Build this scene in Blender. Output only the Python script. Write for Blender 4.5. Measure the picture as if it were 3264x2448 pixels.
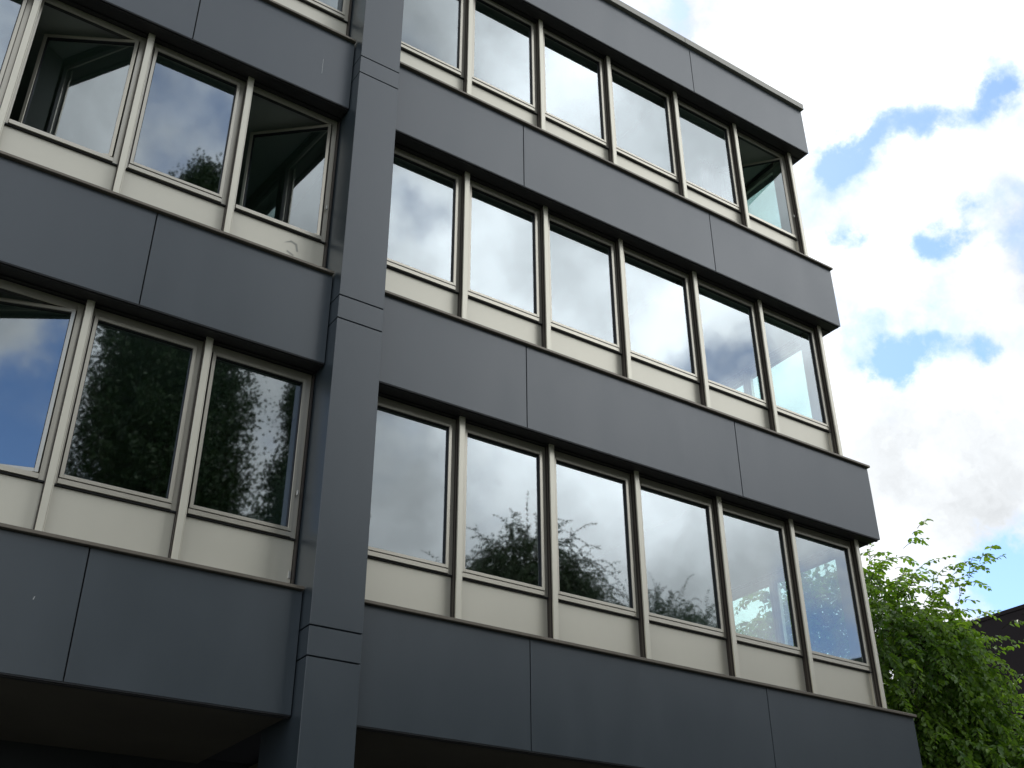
import bpy, bmesh, math, random
import numpy as np
from mathutils import Vector, Matrix
R = math.radians
for o in list(bpy.data.objects): bpy.data.objects.remove(o)
scene = bpy.context.scene
COL = scene.collection

# ------------------------------------------------------------------ camera
CAM = Vector((-3.898, -8.712, 1.600))
YAW, PITCH, ROLL, FPX = .5935, .5344, -.0052, 3550.0
cam = bpy.data.cameras.new('camera'); camo = bpy.data.objects.new('camera', cam); COL.objects.link(camo)
cam.sensor_width = 36.0; cam.lens = FPX / 3264 * 36.0; cam.clip_start = .1; cam.clip_end = 3000
r_ = Vector((math.cos(YAW), -math.sin(YAW), 0))
f_ = Vector((math.sin(YAW)*math.cos(PITCH), math.cos(YAW)*math.cos(PITCH), math.sin(PITCH)))
u_ = r_.cross(f_)
r2 = r_*math.cos(ROLL) + u_*math.sin(ROLL); u2 = u_*math.cos(ROLL) - r_*math.sin(ROLL)
camo.matrix_world = Matrix(((r2.x, u2.x, -f_.x, CAM.x), (r2.y, u2.y, -f_.y, CAM.y), (r2.z, u2.z, -f_.z, CAM.z), (0, 0, 0, 1)))
scene.camera = camo

# ------------------------------------------------------------------ sun, exposure
SUN_AZ, SUN_EL = R(27), R(52)                 # azimuth from +Y towards +X: high behind the building
SUN = Vector((math.sin(SUN_AZ)*math.cos(SUN_EL), math.cos(SUN_AZ)*math.cos(SUN_EL), math.sin(SUN_EL)))
sl = bpy.data.lights.new('sun', 'SUN'); sl.energy = 1.5; sl.angle = R(10); sl.color = (1, .95, .86)
so = bpy.data.objects.new('sun', sl); COL.objects.link(so)
so.rotation_euler = SUN.to_track_quat('Z', 'Y').to_euler(); so.location = (0, 0, 60)
scene.view_settings.view_transform = 'Standard'; scene.view_settings.look = 'None'
scene.view_settings.exposure = 0.35; scene.view_settings.gamma = 1.0
scene.view_settings.use_curve_mapping = False
scene.render.engine = 'CYCLES'
scene.cycles.max_bounces = 8; scene.cycles.transparent_max_bounces = 16

# ------------------------------------------------------------------ sky: Nishita with broken cloud
W = bpy.data.worlds.new('World'); scene.world = W; W.use_nodes = True
nt = W.node_tree; nt.nodes.clear()
def N(tree, t, **kw):
    n = tree.nodes.new(t)
    for k, v in kw.items(): setattr(n, k, v)
    return n
def math_node(tree, op, a, b=None, c=None, clamp=False):
    n = N(tree, 'ShaderNodeMath', operation=op, use_clamp=clamp)
    for i, v in enumerate((a, b, c)):
        if v is None: continue
        if isinstance(v, (int, float)): n.inputs[i].default_value = v
        else: tree.links.new(v, n.inputs[i])
    return n.outputs[0]
L = nt.links.new
out = N(nt, 'ShaderNodeOutputWorld'); bg = N(nt, 'ShaderNodeBackground'); bg.inputs[1].default_value = .10
L(bg.outputs[0], out.inputs[0])
sky = N(nt, 'ShaderNodeTexSky', sky_type='NISHITA', sun_disc=False)
sky.sun_elevation = SUN_EL; sky.sun_rotation = SUN_AZ; sky.altitude = 50; sky.air_density = 1.0; sky.dust_density = .4; sky.ozone_density = 1.6
tc = N(nt, 'ShaderNodeTexCoord')
nw = N(nt, 'ShaderNodeTexNoise'); nw.inputs['Scale'].default_value = 9.0; nw.inputs['Detail'].default_value = 7; nw.inputs['Roughness'].default_value = .6
L(tc.outputs['Generated'], nw.inputs['Vector'])
vs = N(nt, 'ShaderNodeVectorMath', operation='SUBTRACT'); L(nw.outputs['Color'], vs.inputs[0]); vs.inputs[1].default_value = (.5, .5, .5)
vm = N(nt, 'ShaderNodeVectorMath', operation='MULTIPLY_ADD'); L(vs.outputs[0], vm.inputs[0]); vm.inputs[1].default_value = (.15, .15, .15)
L(tc.outputs['Generated'], vm.inputs[2])
WARP = vm.outputs[0]
nz = N(nt, 'ShaderNodeTexNoise'); nz.inputs['Scale'].default_value = 8.0; nz.inputs['Detail'].default_value = 8; nz.inputs['Roughness'].default_value = .60
L(tc.outputs['Generated'], nz.inputs['Vector'])
# clear holes (negative) and cloud banks (positive): world direction, angular radius, strength
HOLES = [
    ((0.485, 0.454, 0.747), 0.022, -0.76),
    ((0.496, 0.458, 0.738), 0.022, -0.76),
    ((0.511, 0.458, 0.727), 0.025, -0.47),
    ((0.62, 0.444, 0.647), 0.033, -0.57),
    ((0.63, 0.439, 0.641), 0.029, -0.57),
    ((0.634, 0.42, 0.649), 0.029, -0.52),
    ((0.645, 0.416, 0.641), 0.029, -0.52),
    ((0.642, 0.399, 0.655), 0.025, -0.52),
    ((0.654, 0.388, 0.65), 0.029, -0.47),
    ((0.664, 0.373, 0.648), 0.033, -0.47),
    ((0.675, 0.366, 0.641), 0.029, -0.43),
    ((0.679, 0.35, 0.645), 0.029, -0.47),
    ((0.691, 0.338, 0.639), 0.033, -0.52),
    ((0.692, 0.319, 0.648), 0.029, -0.57),
    ((0.689, 0.304, 0.658), 0.029, -0.62),
    ((0.639, 0.444, 0.628), 0.044, -0.33),
    ((0.66, 0.407, 0.632), 0.065, -0.28),
    ((0.666, 0.468, 0.581), 0.020, -0.66),
    ((0.663, 0.457, 0.593), 0.018, -0.38),
    ((0.708, 0.43, 0.56), 0.025, -0.47),
    ((0.717, 0.415, 0.56), 0.029, -0.66),
    ((0.725, 0.4, 0.561), 0.025, -0.57),
    ((0.728, 0.388, 0.566), 0.025, -0.38),
    ((0.723, 0.49, 0.487), 0.025, -0.66),
    ((0.723, 0.499, 0.477), 0.022, -0.66),
    ((0.728, 0.477, 0.493), 0.025, -0.57),
    ((0.736, 0.462, 0.495), 0.025, -0.47),
    ((0.711, 0.493, 0.502), 0.036, -0.33),
    ((0.75, 0.444, 0.49), 0.029, -0.38),
    ((0.754, 0.429, 0.498), 0.029, -0.52),
    ((0.762, 0.417, 0.496), 0.029, -0.47),
    ((0.772, 0.41, 0.485), 0.029, -0.38),
    ((0.751, 0.375, 0.544), 0.029, -0.57),
    ((0.737, 0.361, 0.571), 0.029, -0.38),
    ((0.653, 0.305, 0.693), 0.044, -0.28),
    ((0.668, 0.288, 0.686), 0.044, -0.28),
    ((0.806, 0.493, 0.327), 0.058, -0.76),
    ((0.818, 0.486, 0.307), 0.073, -0.85),
    ((0.792, 0.505, 0.344), 0.044, -0.52),
    ((0.785, 0.52, 0.335), 0.044, -0.47),
    ((0.775, 0.519, 0.361), 0.036, -0.28),
    ((0.809, 0.478, 0.342), 0.044, -0.57),
    ((0.637, 0.424, 0.643), 0.102, -0.28),
    ((0.709, 0.425, 0.562), 0.080, -0.27),
    ((0.726, 0.484, 0.489), 0.080, -0.27),
    ((0.498, 0.456, 0.737), 0.044, -0.47),
    ((0.753, 0.433, 0.495), 0.065, -0.24),
    ((0.69, 0.327, 0.646), 0.065, -0.24),
    ((0.577, 0.408, 0.708), 0.124, 0.24),
    ((0.687, 0.402, 0.606), 0.048, 0.21),
    ((0.694, 0.47, 0.545), 0.053, 0.24),
    ((0.769, 0.458, 0.446), 0.081, 0.28),
    ((0.753, 0.521, 0.403), 0.072, 0.24),
    ((0.664, 0.327, 0.672), 0.043, 0.21),
    ((-0.368, -0.806, 0.464), 0.300, -1.00),
    ((-0.387, -0.764, 0.516), 0.060, 0.90),
    ((0.159, -0.72, 0.675), 0.250, -0.45),
    ((0.4, -0.79, 0.46), 0.160, -0.25),
    ((0.369, -0.689, 0.624), 0.050, -0.50),
    ((0.621, -0.595, 0.505), 0.085, -1.10),
    ((0.733, -0.607, 0.308), 0.070, -0.80),
    ((0.5, -0.62, 0.62), 0.300, 0.35),
    ((0.6, -0.52, 0.66), 0.250, 0.35),
    ((0.6, -0.69, 0.4), 0.180, 0.30),
]
acc = math_node(nt, 'MULTIPLY_ADD', nz.outputs[0], 2.3, -0.50)
for d, rad, st in HOLES:
    v = N(nt, 'ShaderNodeVectorMath', operation='DISTANCE'); L(WARP, v.inputs[0]); v.inputs[1].default_value = d
    m = N(nt, 'ShaderNodeMapRange', interpolation_type='SMOOTHSTEP'); L(v.outputs['Value'], m.inputs[0])
    m.inputs[1].default_value = rad; m.inputs[2].default_value = rad*.15; m.inputs[3].default_value = 0; m.inputs[4].default_value = st
    acc = math_node(nt, 'ADD', acc, m.outputs[0])
mask = N(nt, 'ShaderNodeMapRange', interpolation_type='SMOOTHSTEP'); L(acc, mask.inputs[0])
mask.inputs[1].default_value = -.55; mask.inputs[2].default_value = .80
# cloud brightness: thicker and greyer away from the sun, brighter towards it
ng = N(nt, 'ShaderNodeTexNoise'); ng.inputs['Scale'].default_value = 5.5; ng.inputs['Detail'].default_value = 6; ng.inputs['Roughness'].default_value = .5
L(WARP, ng.inputs['Vector'])
dt = N(nt, 'ShaderNodeVectorMath', operation='DOT_PRODUCT'); L(tc.outputs['Generated'], dt.inputs[0]); dt.inputs[1].default_value = SUN
toward = N(nt, 'ShaderNodeMapRange', interpolation_type='SMOOTHSTEP'); L(dt.outputs['Value'], toward.inputs[0])
toward.inputs[1].default_value = -.45; toward.inputs[2].default_value = .75; toward.inputs[3].default_value = 8.0; toward.inputs[4].default_value = 10.5
gmr = N(nt, 'ShaderNodeMapRange'); L(ng.outputs[0], gmr.inputs[0])
gmr.inputs[1].default_value = .3; gmr.inputs[2].default_value = .68; gmr.inputs[3].default_value = .50; gmr.inputs[4].default_value = 1.26
cb = math_node(nt, 'MULTIPLY', toward.outputs[0], gmr.outputs[0])
CLOUD_GAINS = [((.52, -.58, .64), .44, 1.3), ((.62, -.52, .60), .30, .25), ((.60, -.70, .42), .24, .40), ((.30, -.60, .745), .16, -.35), ((.16, -.72, .67), .25, .30), ((.66, -.57, .49), .12, -1.0), ((.65, -.655, .38), .2, .1)]
gain = None
for d, rad, st in CLOUD_GAINS:                       # bright and dim patches added to the clouds to tune the window reflections
    v = N(nt, 'ShaderNodeVectorMath', operation='DISTANCE'); L(WARP, v.inputs[0]); v.inputs[1].default_value = d
    m = N(nt, 'ShaderNodeMapRange', interpolation_type='SMOOTHSTEP'); L(v.outputs['Value'], m.inputs[0])
    m.inputs[1].default_value = rad; m.inputs[2].default_value = rad*.1; m.inputs[3].default_value = 0; m.inputs[4].default_value = st
    gain = math_node(nt, 'ADD', m.outputs[0], 1.0 if gain is None else gain)
cb = math_node(nt, 'MULTIPLY', cb, gain)
ccol = N(nt, 'ShaderNodeVectorMath', operation='SCALE'); ccol.inputs[0].default_value = (.935, .970, 1.0); L(cb, ccol.inputs['Scale'])
skyg = N(nt, 'ShaderNodeVectorMath', operation='MULTIPLY'); L(sky.outputs[0], skyg.inputs[0]); skyg.inputs[1].default_value = (1.5, 1.66, 1.9)
mx = N(nt, 'ShaderNodeMix', data_type='RGBA'); L(mask.outputs[0], mx.inputs[0]); L(skyg.outputs[0], mx.inputs[6]); L(ccol.outputs[0], mx.inputs[7])
L(mx.outputs[2], bg.inputs[0])

# ------------------------------------------------------------------ materials
def mat(name, col, rough=.5, metal=0., spec=.5, noise=None, bump=0., bscale=60., var=0.):
    m = bpy.data.materials.new(name); m.use_nodes = True
    t = m.node_tree; b = t.nodes['Principled BSDF']
    b.inputs['Base Color'].default_value = (*col, 1); b.inputs['Roughness'].default_value = rough
    b.inputs['Metallic'].default_value = metal; b.inputs['Specular IOR Level'].default_value = spec
    c = N(t, 'ShaderNodeTexCoord')
    if noise:
        sc, amt = noise
        mp = N(t, 'ShaderNodeMapping'); t.links.new(c.outputs['Object'], mp.inputs[0]); mp.inputs['Scale'].default_value = sc
        n = N(t, 'ShaderNodeTexNoise'); n.inputs['Scale'].default_value = 1.0; n.inputs['Detail'].default_value = 4; n.inputs['Roughness'].default_value = .62
        t.links.new(mp.outputs[0], n.inputs['Vector'])
        mr = N(t, 'ShaderNodeMapRange'); t.links.new(n.outputs[0], mr.inputs[0])
        mr.inputs[1].default_value = .25; mr.inputs[2].default_value = .75; mr.inputs[3].default_value = 1-amt; mr.inputs[4].default_value = 1+amt
        sc_ = N(t, 'ShaderNodeVectorMath', operation='SCALE'); sc_.inputs[0].default_value = col; t.links.new(mr.outputs[0], sc_.inputs['Scale'])
        t.links.new(sc_.outputs[0], b.inputs['Base Color'])
        r = N(t, 'ShaderNodeMapRange'); t.links.new(n.outputs[0], r.inputs[0]); r.inputs[1].default_value = .25; r.inputs[2].default_value = .75
        r.inputs[3].default_value = max(.02, rough-.03); r.inputs[4].default_value = min(1, rough+.03); t.links.new(r.outputs[0], b.inputs['Roughness'])
    if bump:
        n2 = N(t, 'ShaderNodeTexNoise'); n2.inputs['Scale'].default_value = bscale; n2.inputs['Detail'].default_value = 4
        t.links.new(c.outputs['Object'], n2.inputs['Vector'])
        bp = N(t, 'ShaderNodeBump'); bp.inputs['Strength'].default_value = bump; bp.inputs['Distance'].default_value = .002
        t.links.new(n2.outputs[0], bp.inputs['Height']); t.links.new(bp.outputs[0], b.inputs['Normal'])
    return m
M = {}
M['panel'] = mat('anthracite_cladding', (.045, .059, .071), .33, 0, .85, noise=((2.2, 2.2, .8), .07), bump=.25, bscale=240)
M['core'] = mat('joint_backing', (.008, .009, .011), .8)
M['soffit_dark'] = mat('soffit_metal', (.030, .029, .030), .5, 0, .4)
M['bronze'] = mat('bronze_flashing', (.185, .160, .128), .40, .35, .5, noise=((3, 3, 3), .12))
M['coping'] = mat('coping_metal', (.30, .285, .25), .42, .35, .5, noise=((2, 2, 2), .10))
M['alu'] = mat('champagne_aluminium', (.71, .67, .56), .36, .45, .5, noise=((2.5, 2.5, .6), .05))
M['frame'] = mat('frame_aluminium', (.54, .505, .425), .32, .65, .5, noise=((2.5, 2.5, .6), .05))
M['infill'] = mat('infill_sheet', (.655, .62, .52), .40, .45, .5, noise=((1.3, 1.3, .9), .035))
M['gasket'] = mat('dark_gasket', (.030, .022, .018), .55)
M['mullion_side'] = mat('bronze_mullion_side', (.085, .070, .056), .45, .2)
M['inner_frame'] = mat('shaded_inner_frame', (.045, .044, .040), .5)  # frame metal painted darker to stand for the unlit room side
M['rubber'] = mat('black_rubber', (.010, .010, .012), .5)
M['steel'] = mat('hinge_steel', (.55, .54, .50), .35, .7)
M['ceiling'] = mat('ceiling_board', (.36, .38, .35), .85, noise=((2, 2, 2), .05))
M['inner_wall'] = mat('painted_partition', (.20, .21, .19), .85, noise=((1, 1, 1), .06))
M['carpet'] = mat('office_carpet', (.06, .06, .065), .95)
M['soffit_tan'] = mat('ground_soffit', (.12, .108, .080), .8, noise=((1.2, 1.2, 1.2), .12), bump=.2, bscale=120)
M['black_wall'] = mat('dark_ground_wall', (.018, .020, .024), .5, noise=((1, 1, 1), .15))
M['curtain'] = mat('white_voile', (.75, .76, .74), .9)
M['blind'] = mat('dark_blind', (.035, .040, .042), .9)
M['scuff'] = mat('scuff_mark', (.47, .45, .40), .6)
M['scratch'] = mat('white_scratch', (.5, .5, .5), .7)
M['roof'] = mat('roof_gravel', (.25, .24, .22), .95, noise=((20, 20, 20), .3))
M['brown'] = mat('dark_brown_cladding', (.012, .008, .010), .75, 0, .25, noise=((1, 1, .4), .15))
def paving():
    m = mat('paving', (.10, .10, .10), .85)
    t = m.node_tree; b = t.nodes['Principled BSDF']
    c = N(t, 'ShaderNodeTexCoord'); br = N(t, 'ShaderNodeTexBrick')
    t.links.new(c.outputs['Object'], br.inputs['Vector']); br.inputs['Scale'].default_value = 1.6
    br.inputs['Color1'].default_value = (.11, .108, .104, 1); br.inputs['Color2'].default_value = (.088, .087, .085, 1); br.inputs['Mortar'].default_value = (.07, .07, .065, 1)
    br.inputs['Mortar Size'].default_value = .012
    t.links.new(br.outputs[0], b.inputs['Base Color']); return m
M['paving'] = paving()
M['asphalt'] = mat('asphalt', (.05, .05, .052), .9, noise=((14, 14, 14), .25), bump=.5, bscale=120)
M['grass'] = mat('grass_ground', (.045, .075, .022), .95, noise=((5, 5, 5), .35))
M['kerb'] = mat('kerb_stone', (.30, .30, .29), .85, noise=((6, 6, 6), .12))
M['paint'] = mat('road_paint', (.75, .75, .73), .7)
M['bark'] = mat('bark', (.055, .045, .034), .9, noise=((9, 9, 3), .35), bump=.8, bscale=30)

def glass_coated():
    m = bpy.data.materials.new('coated_glass'); m.use_nodes = True; t = m.node_tree; t.nodes.clear()
    o = N(t, 'ShaderNodeOutputMaterial'); g = N(t, 'ShaderNodeBsdfGlossy'); g.inputs['Color'].default_value = (.90, .96, 1.0, 1); g.inputs['Roughness'].default_value = .024
    tr = N(t, 'ShaderNodeBsdfTransparent'); tr.inputs['Color'].default_value = (.76, .955, .915, 1)
    gm = N(t, 'ShaderNodeNewGeometry'); dp = N(t, 'ShaderNodeVectorMath', operation='DOT_PRODUCT')
    t.links.new(gm.outputs['Normal'], dp.inputs[0]); t.links.new(gm.outputs['Incoming'], dp.inputs[1])
    cs = math_node(t, 'SUBTRACT', 1.0, math_node(t, 'ABSOLUTE', dp.outputs['Value']), clamp=True)
    mr = math_node(t, 'MULTIPLY_ADD', math_node(t, 'POWER', cs, 4.0), .68, .315, clamp=True)
    # float glass is never quite flat: very faint long waves
    c = N(t, 'ShaderNodeTexCoord'); n = N(t, 'ShaderNodeTexNoise'); n.inputs['Scale'].default_value = 3.2; n.inputs['Detail'].default_value = 1.0
    t.links.new(c.outputs['Object'], n.inputs['Vector'])
    bp = N(t, 'ShaderNodeBump'); bp.inputs['Strength'].default_value = .25; bp.inputs['Distance'].default_value = .0011
    t.links.new(n.outputs[0], bp.inputs['Height']); t.links.new(bp.outputs[0], g.inputs['Normal'])
    mx = N(t, 'ShaderNodeMixShader'); t.links.new(mr, mx.inputs[0]); t.links.new(tr.outputs[0], mx.inputs[1]); t.links.new(g.outputs[0], mx.inputs[2])
    t.links.new(mx.outputs[0], o.inputs[0]); return m
def glass_inner():
    m = bpy.data.materials.new('inner_glass_face'); m.use_nodes = True; t = m.node_tree; t.nodes.clear()
    o = N(t, 'ShaderNodeOutputMaterial'); g = N(t, 'ShaderNodeBsdfGlossy'); g.inputs['Roughness'].default_value = 0
    tr = N(t, 'ShaderNodeBsdfTransparent'); tr.inputs['Color'].default_value = (.98, .995, .99, 1)
    mx = N(t, 'ShaderNodeMixShader'); mx.inputs[0].default_value = .06
    t.links.new(tr.outputs[0], mx.inputs[1]); t.links.new(g.outputs[0], mx.inputs[2]); t.links.new(mx.outputs[0], o.inputs[0]); return m
M['glass'] = glass_coated(); M['glass_in'] = glass_inner()

def leaf_mat(name, c1, c2, trans, spec=.45):
    m = bpy.data.materials.new(name); m.use_nodes = True; t = m.node_tree; t.nodes.clear()
    o = N(t, 'ShaderNodeOutputMaterial')
    at = N(t, 'ShaderNodeAttribute', attribute_name='tint')
    mx = N(t, 'ShaderNodeMix', data_type='RGBA'); t.links.new(at.outputs['Fac'], mx.inputs[0]); mx.inputs[6].default_value = (*c1, 1); mx.inputs[7].default_value = (*c2, 1)
    b = N(t, 'ShaderNodeBsdfPrincipled'); t.links.new(mx.outputs[2], b.inputs['Base Color']); b.inputs['Roughness'].default_value = .42; b.inputs['Specular IOR Level'].default_value = spec
    tl = N(t, 'ShaderNodeBsdfTranslucent'); g = N(t, 'ShaderNodeMix', data_type='RGBA', blend_type='MULTIPLY'); g.inputs[0].default_value = 1
    t.links.new(mx.outputs[2], g.inputs[6]); g.inputs[7].default_value = (1.5, 1.6, .6, 1); t.links.new(g.outputs[2], tl.inputs[0])
    ms = N(t, 'ShaderNodeMixShader'); ms.inputs[0].default_value = trans; t.links.new(b.outputs[0], ms.inputs[1]); t.links.new(tl.outputs[0], ms.inputs[2])
    t.links.new(ms.outputs[0], o.inputs[0]); return m
M['leaf'] = leaf_mat('elm_leaf', (.065, .145, .028), (.21, .33, .055), .48)
M['shaded_leaf'] = leaf_mat('shaded_elm_leaf', (.016, .036, .014), (.036, .066, .020), .2, .25)  # elm leaf colour darkened to paint in the mirrored trees' missing sunlight
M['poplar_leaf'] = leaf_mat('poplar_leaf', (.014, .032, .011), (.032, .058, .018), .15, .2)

# ------------------------------------------------------------------ object helpers
class MB:
    """collects boxes and quads, links them as one mesh object"""
    def __init__(s): s.bm = bmesh.new(); s.mats = []
    def slot(s, m):
        if m not in s.mats: s.mats.append(m)
        return s.mats.index(m)
    def box(s, x0, x1, y0, y1, z0, z1, m, bevel=0.):
        i = s.slot(m)
        vs = [s.bm.verts.new(p) for p in ((x0,y0,z0),(x1,y0,z0),(x1,y1,z0),(x0,y1,z0),(x0,y0,z1),(x1,y0,z1),(x1,y1,z1),(x0,y1,z1))]
        fs = [s.bm.faces.new([vs[k] for k in q]) for q in ((0,3,2,1),(4,5,6,7),(0,1,5,4),(1,2,6,5),(2,3,7,6),(3,0,4,7))]
        for f in fs: f.material_index = i
        if bevel:
            es = {e for f in fs for e in f.edges}
            r = bmesh.ops.bevel(s.bm, geom=list(es), offset=bevel, segments=1, affect='EDGES', profile=.5)
            for f in r['faces']: f.material_index = i
        return fs
    def poly(s, pts, m):
        f = s.bm.faces.new([s.bm.verts.new(p) for p in pts]); f.material_index = s.slot(m); return f
    def frame(s, x0, x1, z0, z1, y0, y1, w, m, bevel=.002):
        """four bars butted end to end, in the XZ plane"""
        s.box(x0, x0+w, y0, y1, z0, z1, m, bevel); s.box(x1-w, x1, y0, y1, z0, z1, m, bevel)
        s.box(x0+w, x1-w, y0, y1, z0, z0+w, m, bevel); s.box(x0+w, x1-w, y0, y1, z1-w, z1, m, bevel)
    def build(s, name, parent=None, loc=None, rz=None):
        me = bpy.data.meshes.new(name); s.bm.to_mesh(me); s.bm.free()
        for m in s.mats: me.materials.append(M[m])
        o = bpy.data.objects.new(name, me); COL.objects.link(o)
        if parent: o.parent = parent
        if loc: o.location = loc
        if rz is not None: o.rotation_euler = (0, 0, rz)
        return o
def tag(o, label=None, cat=None, group=None, kind=None):
    if label: o['label'] = label
    if cat: o['category'] = cat
    if group: o['group'] = group
    if kind: o['kind'] = kind
    return o
def empty(name, loc):
    o = bpy.data.objects.new(name, None); o.location = loc; COL.objects.link(o); return o

# ------------------------------------------------------------------ measurements (metres, ground z = 0, band front y = 0)
ZB = [3.93, 7.334, 10.732, 14.13]            # undersides of the four bands
ZT = [4.995, 8.385, 11.757, 15.07]           # undersides of their top flashings
XE = 7.87                                    # right-hand end of the building
PL, PR, PY = -.222, .278, -.189              # pilaster
LX = -8.15                                   # left bay runs to the next pilaster
YM, YF, YG = .161, .234, .264                # front of mullion, frame, glass
DEPTH = 11.0
MUL_R = [(1.419,1.493),(2.583,2.653),(3.800,3.868),(5.092,5.164),(6.333,6.402),(7.553,7.622)]
MUL_L = [(-1.370,-1.297),(-2.474,-2.402),(-3.590,-3.518),(-4.695,-4.622),(-5.800,-5.728),(-6.905,-6.832)]
GLZ0, GLZ1 = 1.737, 3.264                    # glass above the band underside
bld = empty('office_building', (0, 0, 0))
tag(bld, 'dark grey clad office block with long rows of champagne framed windows', 'building')

# ---- bands -------------------------------------------------------
def band(i, x0, x1, joints, end=False):
    zb, zt = ZB[i], ZT[i]
    mb = MB(); g = .006
    cuts = [x0] + joints + [x1]
    for a, b in zip(cuts[:-1], cuts[1:]):
        a2 = a + (g if a != x0 else 0); b2 = b - (g if b != x1 else 0)
        mb.box(a2, b2, 0, .018, zb, zt, 'panel', .0015)
    xr = x1 - (.022 if end else 0)
    mb.box(x0+.002, xr-.002, .03, .06, zb+.03, zt-.004, 'core')
    if end:                                   # the band turns the corner and runs along the end wall
        ys = [.022, 2.2, 5.4, 8.6, DEPTH]
        for a, b in zip(ys[:-1], ys[1:]):
            mb.box(x1-.020, x1-.002, a+g*.5, b-g*.5, zb, zt, 'panel', .0015)
        mb.box(x1-.05, x1-.026, .065, DEPTH-.01, zb+.03, zt-.004, 'core')
    o = mb.build('spandrel_band', bld)
    s = MB()
    e = .018 if end else 0
    if i < 3:
        s.box(x0, x1+e, -.042, .312, zt+.004, zt+.036, 'bronze', .004)
        if end: s.box(x1-.33, x1+e, .315, DEPTH, zt+.005, zt+.035, 'bronze', .004)
    else:
        for a, b in ((x0, 2.35), (2.354, 5.25), (5.254, x1+e)) if end else ((x0, -3.0), (-2.996, x1)):
            s.box(a, b, -.055, .25, zt+.004, zt+.125, 'coping', .004)
        if end: s.box(x1-.30, x1+e, .253, DEPTH, zt+.005, zt+.124, 'coping', .004)
    s.build('sill_flashing' if i < 3 else 'coping', o)
    t = MB()                                  # thin drip profile under the panel edge
    t.box(x0+.001, xr-.003, .004, .016, zb-.012, zb-.001, 'rubber')
    t.box(x0+.001, xr-.003, .024, .060, zb-.022, zb+.028, 'soffit_dark', .002)
    t.build('drip_trim', o)
    u = MB()
    if i > 0:
        u.box(x0+.001, xr-.003, .062, .330, zb-.004, zb+.02, 'soffit_dark')
        u.box(x0+.001, xr-.003, .190, .205, zb-.020, zb-.005, 'rubber')
        if end: u.box(x1-.34, xr-.003, .332, DEPTH-.01, zb-.003, zb+.02, 'soffit_dark')
    else:
        u.box(x0+.001, xr-.003, .062, 2.16, zb-.004, zb+.02, 'soffit_tan')
    u.build('soffit', o)
    return o
for i in range(4):
    j = [2.176, 5.376]
    b = band(i, PR+.001, XE, j, True)
    jl = [-6.1, -2.062] if i < 3 else [-6.1, -2.062]
    bl = band(i, LX, PL-.012, jl)
    if i == 2:
        k = MB(); k.box(-.602, -.597, -.0012, .0006, 11.07, 11.30, 'scratch'); k.build('scratch', bl)
    if i == 0:
        k = MB()
        k.poly([(-2.40, -.0012, 4.50), (-2.392, -.0012, 4.502), (-2.386, -.0012, 4.53), (-2.394, -.0012, 4.525)], 'scratch')
        k.build('scratch', bl)

# ---- pilasters -------------------------------------------------------
def pilaster(x0, x1):
    mb = MB(); g = .006
    cuts = [0.0, 4.388, 4.652, 7.780, 8.054, 11.156, 11.415, 15.05]
    for a, b in zip(cuts[:-1], cuts[1:]):
        mb.box(x0, x1, PY, .64, a+g, b-g, 'panel', .003)
    mb.box(x0+.02, x1-.02, PY+.02, .62, .01, 15.03, 'core')
    o = mb.build('pilaster', bld)
    c = MB(); c.box(x0-.01, x1+.01, PY-.03, .25, 15.053, 15.16, 'coping', .004); c.build('coping', o)
pilaster(PL, PR); pilaster(LX-.5, LX-.002)

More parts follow.
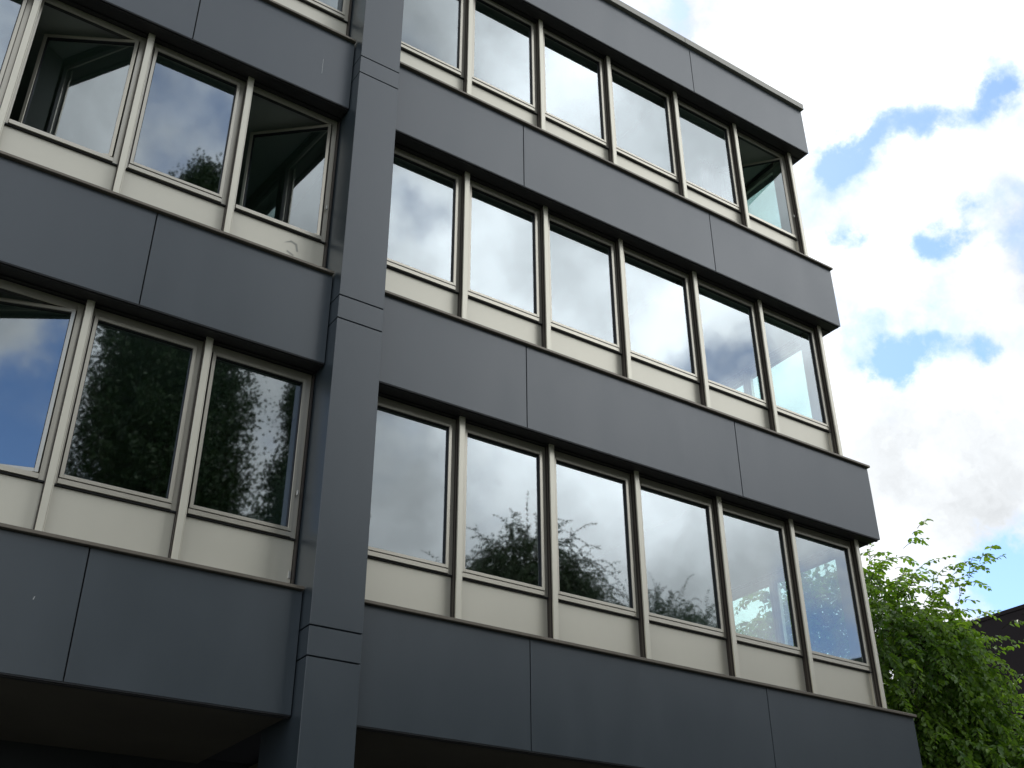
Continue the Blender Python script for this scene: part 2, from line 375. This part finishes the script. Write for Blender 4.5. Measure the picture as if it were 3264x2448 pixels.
# ---- mullions, infill sheets, windows ----------------------------------
def mullion(a, b, i, axis='x', fin=True):
    z0, z1 = ZT[i]+.037, ZB[i+1]-.005
    if i == 3: return
    mb = MB()
    w = b-a
    mb.box(a+.004, b-.010, YM, YM+.022, z0, z1, 'alu', .002)
    mb.box(b-.0085, b, YM+.004, YM+.022, z0, z1, 'alu', .0015)
    o = mb.build('mullion', bld)
    g = MB()
    g.box(a+.007, b-.012, YM+.0235, YM+.048, z0, z1, 'gasket'); g.box(a+.001, b-.008, YM+.0495, YM+.066, z0, z1, 'mullion_side', .001)
    g.box(a+.009, b-.012, YM+.0675, YF+.07, z0, z1, 'gasket')
    g.build('gasket', o)
    return o
def window(x0, x1, i, angle=0., frame_r=.058, hinge=False):
    """fixed frame, sash (turned inwards about its right edge when open) and pane; x0..x1 clear between mullion bodies"""
    zb = ZB[i]; z0, z1 = zb+1.646, ZB[i+1]-.012
    mb = MB()
    gl0, gl1 = x0+.083, x1-.100
    s0, s1 = gl0-.040, gl1+.042               # sash outline
    za, zc = zb+GLZ0-.040, zb+GLZ1+.040
    # fixed frame: jambs, head and sill
    for y0, y1, mm in ((YF+.022, YF+.036, 'frame'), (YF+.0365, YF+.075, 'inner_frame')):
        bv = .002 if mm == 'frame' else 0
        mb.box(x0, s0-.004, y0, y1, z0, z1, mm, bv); mb.box(s1+.004, x1, y0, y1, z0, z1, mm, bv)
        mb.box(s0-.004, s1+.004, y0, y1, zc+.004, z1, mm, bv); mb.box(s0-.004, s1+.004, y0-(.020 if bv else 0), y1, z0, za-.004, mm, bv)
    mb.box(x0+.001, x1-.001, YF+.020, YF+.070, z0-.014, z0-.001, 'rubber')
    f = mb.build('window', bld)
    # sash, local origin at the hinge edge
    sb = MB(); w = s1-s0
    sb.frame(-w, 0, za, zc, YF-.006-YG, YF+.010-YG, .034, 'frame')
    sb.frame(-w, 0, za, zc, YF+.0105-YG, YF+.05-YG, .034, 'inner_frame', 0)
    sb.frame(-w+.034, -.034, za+.034, zc-.034, YF+.008-YG, YF+.045-YG, .006, 'rubber', 0)
    s = sb.build('sash', f, loc=(s1, YG, 0), rz=-angle)
    g = MB()
    fs = g.box(-w+.0345, -.0345, 0, .007, za+.0345, zc-.0345, 'glass_in')
    g.slot('glass'); fs[2].material_index = g.slot('glass')
    g.build('pane', f, loc=(s1, YG, 0), rz=-angle)
    if hinge:
        h = MB(); zh = za+.36
        h.box(s1+.010, s1+.030, YF-.014, YF-.001, zh, zh+.055, 'steel', .002); h.box(s1+.016, s1+.024, YF-.020, YF-.0145, zh+.006, zh+.049, 'steel', .002)
        h.build('hinge', f)
    # infill sheet below
    p = MB(); p.box(x0, x1, YF+.042, YF+.075, ZT[i]+.037, z0-.016, 'infill', .002)
    return f, p.build('infill_panel', bld)
OPEN = {('L', 0, 2): R(16), ('L', 1, 2): R(28.5), ('L', 1, 0-1): R(42), ('R', 2, 5): R(50)}
for i in range(3):
    edges = [(PR, PR+.002)] + MUL_R
    for k, (a, b) in enumerate(MUL_R):
        mullion(a, b, i)
        x0 = edges[k][1]-.010 if k else PR+.002
        f, p = window(x0+.001, a+.008, i, OPEN.get(('R', i, k), 0), hinge=(i == 2 and k == 5))
        if i == 1 and k == 2:
            s = MB()
            for pts in (((2.92, 8.62), (2.955, 8.585), (2.99, 8.60), (3.0, 8.545), (2.955, 8.535), (2.925, 8.575)), ((3.02, 8.565), (3.06, 8.59), (3.065, 8.535), (3.035, 8.525)), ((3.08, 8.58), (3.10, 8.57), (3.11, 8.52), (3.085, 8.535))):
                s.poly([(x, YF+.0408, z) for x, z in pts], 'scuff')
            s.build('scuff', p)
    le = [(PL-.004, PL)] + MUL_L + [(LX, LX+.002)]
    for k in range(len(le)-1):
        if k: mullion(*le[k], i)
        x1 = le[k][0]+.008 if k else PL-.024
        x0 = le[k+1][1]-.010 if k+1 < len(le)-1 else LX+.002
        f, p = window(x0+.001, x1, i, OPEN.get(('L', i, k if k else -1), 0), hinge=(k == 0))
        if k == 0:
            e = MB(); e.box(PL-.0225, PL-.012, YM+.05, YF+.05, ZT[i]+.037, ZB[i+1]-.03, 'gasket'); e.build('edge_gasket', bld)
            c = MB(); c.box(PL-.052, PL-.028, YF+.034, YF+.0415, ZT[i]+.20, ZT[i]+.27, 'steel', .002); c.build('bracket', p)
        if k == 0 and i == 1:
            s = MB()
            s.poly([(-.70, YF+.0408, 8.80), (-.62, YF+.0408, 8.86), (-.55, YF+.0408, 8.84), (-.53, YF+.0408, 8.75), (-.55, YF+.0408, 8.74), (-.57, YF+.0408, 8.82), (-.62, YF+.0408, 8.835)], 'scuff')
            s.poly([(-.66, YF+.0408, 8.70), (-.58, YF+.0408, 8.67), (-.575, YF+.0408, 8.69), (-.65, YF+.0408, 8.72)], 'scuff')
            s.build('scuff', p)

# ---- end wall: same windows along the side, mirrored onto x ----------------------
XG = XE-.285
def end_window(y0, y1, i):
    zb = ZB[i]; z0, z1 = zb+1.646, ZB[i+1]-.026
    za, zc = zb+GLZ0-.04, zb+GLZ1+.04
    mb = MB(); a, b = XG, XG+.05
    mb.box(a, b, y0, y0+.05, z0, z1, 'frame', .002); mb.box(a, b, y1-.05, y1, z0, z1, 'frame', .002)
    mb.box(a, b, y0+.05, y1-.05, z0, za+.02, 'frame', .002); mb.box(a, b, y0+.05, y1-.05, zc-.03, z1, 'frame', .002)
    f = mb.build('window', bld)
    g = MB(); fs = g.box(XG+.016, XG+.023, y0+.051, y1-.051, za+.021, zc-.031, 'glass_in'); g.slot('glass'); fs[3].material_index = g.slot('glass')
    g.build('pane', f)
    p = MB(); p.box(a+.003, b-.004, y0, y1, ZT[i]+.037, z0-.002, 'infill', .002); p.build('infill_panel', bld)
EY = [.48 + 1.235*k for k in range(9)]
for i in range(3):
    c = MB(); c.box(XG-.05, MUL_R[-1][1]-.012, YF+.0215, EY[0]-.002, ZT[i]+.037, ZB[i+1]-.006, 'frame', .002); c.build('corner_post', bld)
    for k in range(8):
        end_window(EY[k]+.03, EY[k+1]-.03, i)
        m = MB(); m.box(XG-.01, XG+.12, EY[k+1]-.028, EY[k+1]+.028, ZT[i]+.037, ZB[i+1]-.006, 'alu', .002); m.build('mullion', bld)

# ---- interiors --------------------------------------------------------
for i in range(3):
    zc = ZB[i+1]-.006
    c = MB(); c.box(LX-.3, XG-.06, .345, 6.9, zc, zc+.03, 'ceiling'); c.build('ceiling', bld)
    s = MB(); s.box(LX-.3, XG-.06, .345, DEPTH-.3, ZB[i]+.05, ZB[i]+.60, 'carpet'); s.build('floor_slab', bld)
    w = MB(); w.box(LX-.3, 5.05, 5.6, 5.7, ZB[i]+.61, zc-.004, 'inner_wall'); w.box(5.06, XG-.07, 6.7, 6.8, ZB[i]+.61, zc-.004, 'inner_wall'); w.build('back_wall', bld)
    for x in (PL+.25, 5.125, -3.55):
        if x < 0: pass
        p = MB(); p.box(x-.05, x+.05, .66 if x == PL+.25 else .34, 5.59, ZB[i]+.61, zc-.004, 'inner_wall'); p.build('partition', bld)
    u = MB(); u.box(LX, PL-.03, .315, .342, ZB[i]+.62, ZB[i]+1.66, 'inner_wall'); u.box(PR+.01, XG-.07, .315, .342, ZB[i]+.62, ZB[i]+1.66, 'inner_wall'); u.build('parapet_lining', bld)
rf = MB(); rf.box(LX-.3, XE-.06, .32, DEPTH, 14.55, 14.75, 'roof'); rf.build('roof', bld)
bw = MB(); bw.box(LX-.3, XE-.06, DEPTH+.002, DEPTH+.2, .0, 15.0, 'panel'); bw.build('rear_wall', bld)
gw = MB(); gw.box(LX-.3, XE-.25, 2.165, 2.35, .0, 4.5, 'black_wall')
for k in range(9): gw.box(LX+.3+1.7*k, LX+.38+1.7*k, 2.10, 2.16, .0, 3.80, 'gasket', .004)
gw.build('ground_floor_wall', bld)
ge = MB(); ge.box(XE-.25, XE-.12, 2.165, DEPTH, .0, 3.92, 'black_wall'); ge.build('ground_end_wall', bld)

# ---- curtains (hang inside, things of their own) -----------------------------
def curtain(x0, x1, y, z0, z1, m, label, folds, amp):
    bm = bmesh.new(); n = int((x1-x0)/.012); prev = None
    rnd = random.Random(int(x0*100)+7)
    ph = rnd.random()*6
    for k in range(n+1):
        x = x0+(x1-x0)*k/n; t = k/n*folds*2*math.pi
        yy = y+amp*(math.sin(t+ph)+.35*math.sin(2.3*t+1))
        a = bm.verts.new((x, yy, z0)); b = bm.verts.new((x+.004*math.sin(t*.7), yy*.5+y*.5, z1))
        if prev: bm.faces.new((prev[0], a, b, prev[1]))
        prev = (a, b)
    bmesh.ops.solidify(bm, geom=bm.faces[:], thickness=.003)
    me = bpy.data.meshes.new('curtain'); bm.to_mesh(me); bm.free(); me.materials.append(M[m])
    for p in me.polygons: p.use_smooth = True
    o = bpy.data.objects.new('curtain', me); COL.objects.link(o); tag(o, label, 'curtain'); return o
curtain(-1.28, -.30, .44, ZB[2]+1.15, ZB[3]-.05, 'curtain', 'pale folded curtain behind the topmost window left of the pilaster', 9, .03)
curtain(6.45, 6.95, 1.05, ZB[2]+1.2, ZB[3]-.05, 'blind', 'dark gathered curtain inside the open top floor window at the corner', 5, .05)

# ------------------------------------------------------------------ ground
def sheet(name, x0, x1, y0, y1, z, m):
    b = MB(); b.poly([(x0, y0, z), (x1, y0, z), (x1, y1, z), (x0, y1, z)], m); o = b.build(name); tag(o, kind='structure'); return o
sheet('ground', -900, 900, -900, 900, -.02, 'grass')
sheet('pavement', -60, 60, -11.5, 30, -.008, 'paving')
k = MB(); k.box(-60, 60, -11.65, -11.502, -.12, -.004, 'kerb', .01); tag(k.build('kerb'), kind='structure')
sheet('road', -200, 200, -33, -21, -.012, 'asphalt')
for x in range(-60, 61, 8):
    pass
rm = MB()
for x in range(-60, 61, 8): rm.poly([(x, -27.07, -.006), (x+3.5, -27.07, -.006), (x+3.5, -26.93, -.006), (x, -26.93, -.006)], 'paint')
tag(rm.build('road_marking'), kind='structure')

# ------------------------------------------------------------------ trees
def tube(V, F, pts, rads, n):
    base = len(V); up = np.array([.13, .37, .92])
    for k, (p, r) in enumerate(zip(pts, rads)):
        d = pts[min(k+1, len(pts)-1)]-pts[max(k-1, 0)]; d = d/(np.linalg.norm(d)+1e-9)
        a = np.cross(d, up); a /= np.linalg.norm(a)+1e-9; b = np.cross(d, a)
        for j in range(n):
            t = 2*math.pi*j/n; V.append(p+r*(a*math.cos(t)+b*math.sin(t)))
    for k in range(len(pts)-1):
        for j in range(n):
            F.append((base+k*n+j, base+k*n+(j+1) % n, base+(k+1)*n+(j+1) % n, base+(k+1)*n+j))
def leaf_mesh(name, P, D, U, S, tint, m, wid=.5):
    """P base, D long axis, U upper-face normal, S length: one leaf = two quads folded along the midrib"""
    n = len(P); Sd = np.cross(D, U); Sd /= np.linalg.norm(Sd, axis=1, keepdims=True)+1e-9
    U2 = np.cross(Sd, D)
    S = S[:, None]; w = S*wid*.5
    v = np.empty((n, 6, 3), np.float32)
    v[:, 0] = P; v[:, 1] = P+D*S*.38+Sd*w+U2*w*.35; v[:, 2] = P+D*S*.97*.8+Sd*w*.72+U2*w*.2-U2*S*.06
    v[:, 3] = P+D*S-U2*S*.14; v[:, 4] = P+D*S*.80*.97-Sd*w*.72+U2*w*.2-U2*S*.06; v[:, 5] = P+D*S*.38-Sd*w+U2*w*.35
    idx = np.arange(n)[:, None]*6
    q = np.concatenate([idx+np.array([[0, 1, 2, 3]]), idx+np.array([[0, 3, 4, 5]])], 1).reshape(-1)
    me = bpy.data.meshes.new(name); me.vertices.add(n*6); me.vertices.foreach_set('co', v.reshape(-1))
    me.loops.add(len(q)); me.loops.foreach_set('vertex_index', q.astype(np.int32))
    me.polygons.add(n*2); me.polygons.foreach_set('loop_start', np.arange(0, n*8, 4, dtype=np.int32)); me.polygons.foreach_set('loop_total', np.full(n*2, 4, np.int32))
    me.update(calc_edges=True)
    a = me.attributes.new('tint', 'FLOAT', 'FACE'); a.data.foreach_set('value', np.repeat(tint, 2).astype(np.float32))
    me.materials.append(M[m]); return me
def tube_mesh(name, V, F, m):
    me = bpy.data.meshes.new(name); me.from_pydata([tuple(v) for v in V], [], F); me.materials.append(M[m])
    for p in me.polygons: p.use_smooth = True
    return me
def nrm(v): return v/(np.linalg.norm(v)+1e-9)

def elm(seed, lobes, limbs_to, nshoot, extra=(), lm='leaf', size=.125):
    """broad tree of arching shoots; lobes = (centre, radii, weight) in local metres. Returns trunk mesh, crown mesh"""
    rg = np.random.default_rng(seed)
    V, F = [], []
    base = np.array([0, 0, 0.]); fork = np.array([.05, -.05, 1.7])
    tube(V, F, [base, base+(fork-base)*.5+[.04, 0, 0], fork], [.20, .16, .14], 9)
    nodes = []
    for t in limbs_to:
        t = np.array(t, float); mid = fork+(t-fork)*.5+rg.normal(0, .12, 3)+[0, 0, .15]
        pts = []
        for s in np.linspace(0, 1, 8): pts.append((1-s)**2*fork+2*s*(1-s)*mid+s*s*t)
        tube(V, F, pts, list(np.linspace(.085, .014, 8)), 6)
        nodes += [(p, j/7) for j, p in enumerate(pts) if j > 1]
        for b in range(7):
            j = int(rg.integers(2, 7)); s = pts[j]; d = nrm(rg.normal(0, 1, 3)*[1, 1, .6]+nrm(s-[0, 0, 3.5])*.9+[0, 0, .35]); ln = rg.uniform(.7, 1.6)
            bp = [s+d*ln*q+np.array([0, 0, -.10*q*q]) for q in np.linspace(0, 1, 5)]
            tube(V, F, bp, list(np.linspace(.024, .007, 5)), 5); nodes += [(p, .8) for p in bp[1:]]
    NP = np.array([n[0] for n in nodes])
    P, D, U, S, T = [], [], [], [], []
    def shoot(s, d, ln, droop, tint0, size):
        n = max(6, int(ln/.042)); pts = []; p = s.copy(); dd = nrm(d); st = ln/n
        side0 = nrm(np.cross(dd, [0, 0, 1])+rg.normal(0, .15, 3))
        for k in range(n):
            dd = nrm(dd+np.array([0, 0, -droop/n])+rg.normal(0, .05, 3)); p = p+dd*st; pts.append(p)
            if k < n*.12: continue
            sd = side0*(1 if k % 2 else -1)
            ld = nrm(dd*.55+sd*.75+np.array([0, 0, -.35])+rg.normal(0, .22, 3))
            P.append(p); D.append(ld); U.append(nrm(np.array([0, 0, 1.])+rg.normal(0, .42, 3)))
            S.append(size*rg.uniform(.7, 1.15)*(1-.45*(k/n)**3)); T.append(np.clip(tint0+rg.normal(0, .13)+.15*k/n, 0, 1))
        P.append(p); D.append(dd); U.append(np.array([0, 0, 1.])); S.append(size*.6); T.append(tint0)
        tube(V, F, [s]+pts[::max(1, n//4)]+[pts[-1]], list(np.linspace(.006, .002, len(pts[::max(1, n//4)])+2)), 3)
    wts = np.array([l[2] for l in lobes]); wts = wts/wts.sum()
    for k in range(nshoot):
        c, rad, _ = lobes[rg.choice(len(lobes), p=wts)]
        d = nrm(rg.normal(0, 1, 3)); rr = rg.uniform(.35, 1)**.45
        s = np.array(c)+d*np.array(rad)*rr*.86
        if s[2] < .5: continue
        out_ = nrm(d*[1, 1, .7]+[0, 0, .22]+rg.normal(0, .35, 3))
        near = NP[np.argmin(((NP-s)**2).sum(1))]
        if rg.random() < .35 and np.linalg.norm(near-s) < 1.3: tube(V, F, [near, (near+s)/2+[0, 0, .05], s], [.009, .007, .005], 3)
        ct = .42+.30*math.sin(2.1*s[0]+1.3*s[2]+seed)*math.sin(1.7*s[1]-1.1*s[2])+rg.normal(0, .15)
        shoot(s, out_, rg.uniform(.5, 1.1), rg.uniform(1.3, 2.8), float(np.clip(ct, 0, 1)), size)
    for (a, b, n) in extra:                    # long free shoots with side sprays
        a = np.array(a); b = np.array(b); a = a+(b-a)*-.1; ln = np.linalg.norm(b-a); d = (b-a)/ln
        for q in np.linspace(.1, .95, n):
            s = a+(b-a)*q+[0, 0, .25*math.sin(math.pi*q)]
            sd = nrm(np.cross(d, [0, 0, 1]))*(1 if rg.random() < .5 else -1)
            shoot(s, nrm(d*.7+sd*.6+rg.normal(0, .2, 3)), rg.uniform(.35, .62)*(1.1-.5*q), 1.1, .4, .125)
        shoot(a, d+np.array([0, 0, .22]), ln*1.05, 1.0, .4, .125)
    cm = leaf_mesh('crown', np.array(P), np.array(D), np.array(U), np.array(S), np.array(T), lm, .56)
    return tube_mesh('trunk', V, F, 'bark'), cm
def plant(name, meshes, loc, scale, rz, label, cat='tree', group=None):
    t = empty(name, loc); t.scale = scale; t.rotation_euler = (0, 0, rz); tag(t, label, cat, group)
    for n, me in zip(('trunk', 'crown'), meshes):
        o = bpy.data.objects.new(n, me); COL.objects.link(o); o.parent = t
    return t
TX, TY = 11.2, 3.3
lob = [((-.65, -.25, 6.2), (2.2, 2.1, 2.3), 1.2), ((.35, -.8, 4.3), (2.5, 2.3, 2.2), 1.2), ((1.5, -1.7, 3.5), (2.6, 2.2, 2.2), .9), ((-.2, .2, 3.4), (2.6, 2.6, 2.2), .5),
       ((-.3, -1.5, 6.4), (.8, .8, 1.1), .18), ((.9, -3.0, 4.5), (1.3, 1.0, .7), .30)]
LIMBS = [(-1.6, -.3, 6.6), (-.6, -.8, 7.4), (.2, -1.2, 7.3), (.9, -1.6, 6.2), (1.6, -1.2, 5.0), (-.9, .9, 6.8), (.2, 1.0, 6.0), (2.2, -2.2, 4.4), (-1.8, .6, 4.9), (.8, -2.8, 5.0)]
elm_meshes = elm(5, lob, LIMBS, 6000,
    extra=[((-.45, -1.0, 7.5), (-.15, -1.75, 8.85), 9), ((.05, -1.6, 6.9), (.50, -2.55, 8.35), 11), ((-.75, -.8, 7.5), (-.7, -1.2, 8.4), 8), ((-.2, -1.4, 7.3), (.25, -2.2, 8.15), 8), ((.3, -1.9, 6.5), (1.0, -2.9, 7.35), 8), ((1.0, -2.8, 5.5), (1.5, -3.8, 5.75), 7), ((-1.3, -.3, 7.7), (-1.05, -.75, 9.05), 6)])
plant('elm_tree', elm_meshes, (TX, TY, 0), (1, 1, 1), 0, 'bright green leafy tree with arching shoots beside the corner of the building')
shaded_elm_meshes = elm(11, [((-.3, -.3, 6.0), (2.6, 2.6, 2.0), 1.5), ((.5, .5, 4.4), (3.0, 3.0, 2.2), 1.2), ((1.3, -.8, 6.6), (1.2, 1.2, 1.1), .4), ((-1.5, .6, 6.5), (1.2, 1.2, 1.2), .4)], LIMBS, 6800, lm='shaded_leaf', size=.085)
plant('shaded_elm_tree', shaded_elm_meshes, (11.5, -14.2, 0), (1.2, 1.2, 1.65), R(130), 'leafy tree mirrored across the second lowest window right of the pilaster', group='shaded elms mirrored in the lowest right row')
plant('shaded_elm_tree', shaded_elm_meshes, (13.1, -14.4, 0), (.85, .85, 1.64), R(20), 'leafy tree mirrored at the left edge of the third lowest window right of the pilaster', group='shaded elms mirrored in the lowest right row')
plant('shaded_elm_tree', shaded_elm_meshes, (16.7, -14.4, 0), (.85, .85, 1.58), R(250), 'leafy tree mirrored low in the fourth window of the lowest right row', group='shaded elms mirrored in the lowest right row')

def poplar(seed, h, r, n):
    rg = np.random.default_rng(seed); V, F = [], []
    tube(V, F, [np.array([0, 0, z]) + rg.normal(0, .05, 3)*(z > 0) for z in np.linspace(0, h*.96, 9)], list(np.linspace(.34, .02, 9)), 8)
    P, D, T = [], [], []
    def prof(z): q = z/h; return r*min(1, (q/.12)**.6)*(1-max(0, (q-.45)/.56)**1.9)
    for k in range(int(n/160)):
        z = rg.uniform(.06, .93)**.9*h; a = rg.uniform(0, 2*math.pi); rm_ = prof(z)
        s = np.array([0, 0, z-rm_*.7]); lean = rg.choice([rg.uniform(.35, 1.0), rg.uniform(.85, 1.15)])
        e = np.array([math.cos(a)*rm_*lean, math.sin(a)*rm_*lean, z+rg.uniform(-.2, .7)])
        tube(V, F, [s, (s+e)/2-[0, 0, .15], e], [.03, .018, .006], 4)
        t0 = rg.normal(.4, .2); m_ = 160
        q = rg.uniform(.06, 1.0, (m_, 1))**.75
        p = s+(e-s)*q+rg.normal(0, .17, (m_, 3))*[1, 1, 1.5]
        d = rg.normal(0, 1, (m_, 3))+[0, 0, -.5]
        P.append(p); D.append(d/np.linalg.norm(d, axis=1, keepdims=True)); T.append(np.clip(t0+rg.normal(0, .15, m_), 0, 1))
    P = np.concatenate(P); D = np.concatenate(D); T = np.concatenate(T)
    U = rg.normal(0, 1, P.shape); S = rg.uniform(.065, .115, len(P))
    return tube_mesh('trunk', V, F, 'bark'), leaf_mesh('crown', P, D, U, S, np.array(T), 'poplar_leaf', .85)
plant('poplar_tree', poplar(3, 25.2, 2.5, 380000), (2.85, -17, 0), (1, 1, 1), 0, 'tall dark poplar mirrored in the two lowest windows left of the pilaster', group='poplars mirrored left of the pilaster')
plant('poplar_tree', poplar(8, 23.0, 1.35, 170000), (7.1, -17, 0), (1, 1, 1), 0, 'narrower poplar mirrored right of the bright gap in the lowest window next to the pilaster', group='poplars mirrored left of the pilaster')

# ------------------------------------------------------------------ neighbouring building
nb = empty('brown_building', (24.6, 0, 0)); tag(nb, 'dark brown flat roofed building edge rising behind the tree at far right', 'building')
m = MB(); m.box(0, 12, -18, 12.5, 9.2, 11.95, 'brown', .01); m.build('fascia', nb)
m = MB(); m.box(-.02, 12, -18.05, 12.55, 11.953, 12.06, 'brown'); m.build('coping', nb)
m = MB(); m.box(.8, 11.2, -17.2, 11.7, 0, 9.19, 'brown'); m.build('wall', nb)
for k in range(9):
    m = MB(); m.box(.74, .797, -16.5+3*k, -14.3+3*k, 5.6, 8.2, 'gasket', .004); f = m.build('window', nb)
    g = MB(); fs = g.box(.722, .737, -16.4+3*k, -14.4+3*k, 5.7, 8.1, 'glass_in'); g.slot('glass'); fs[5].material_index = g.slot('glass'); g.build('pane', f)
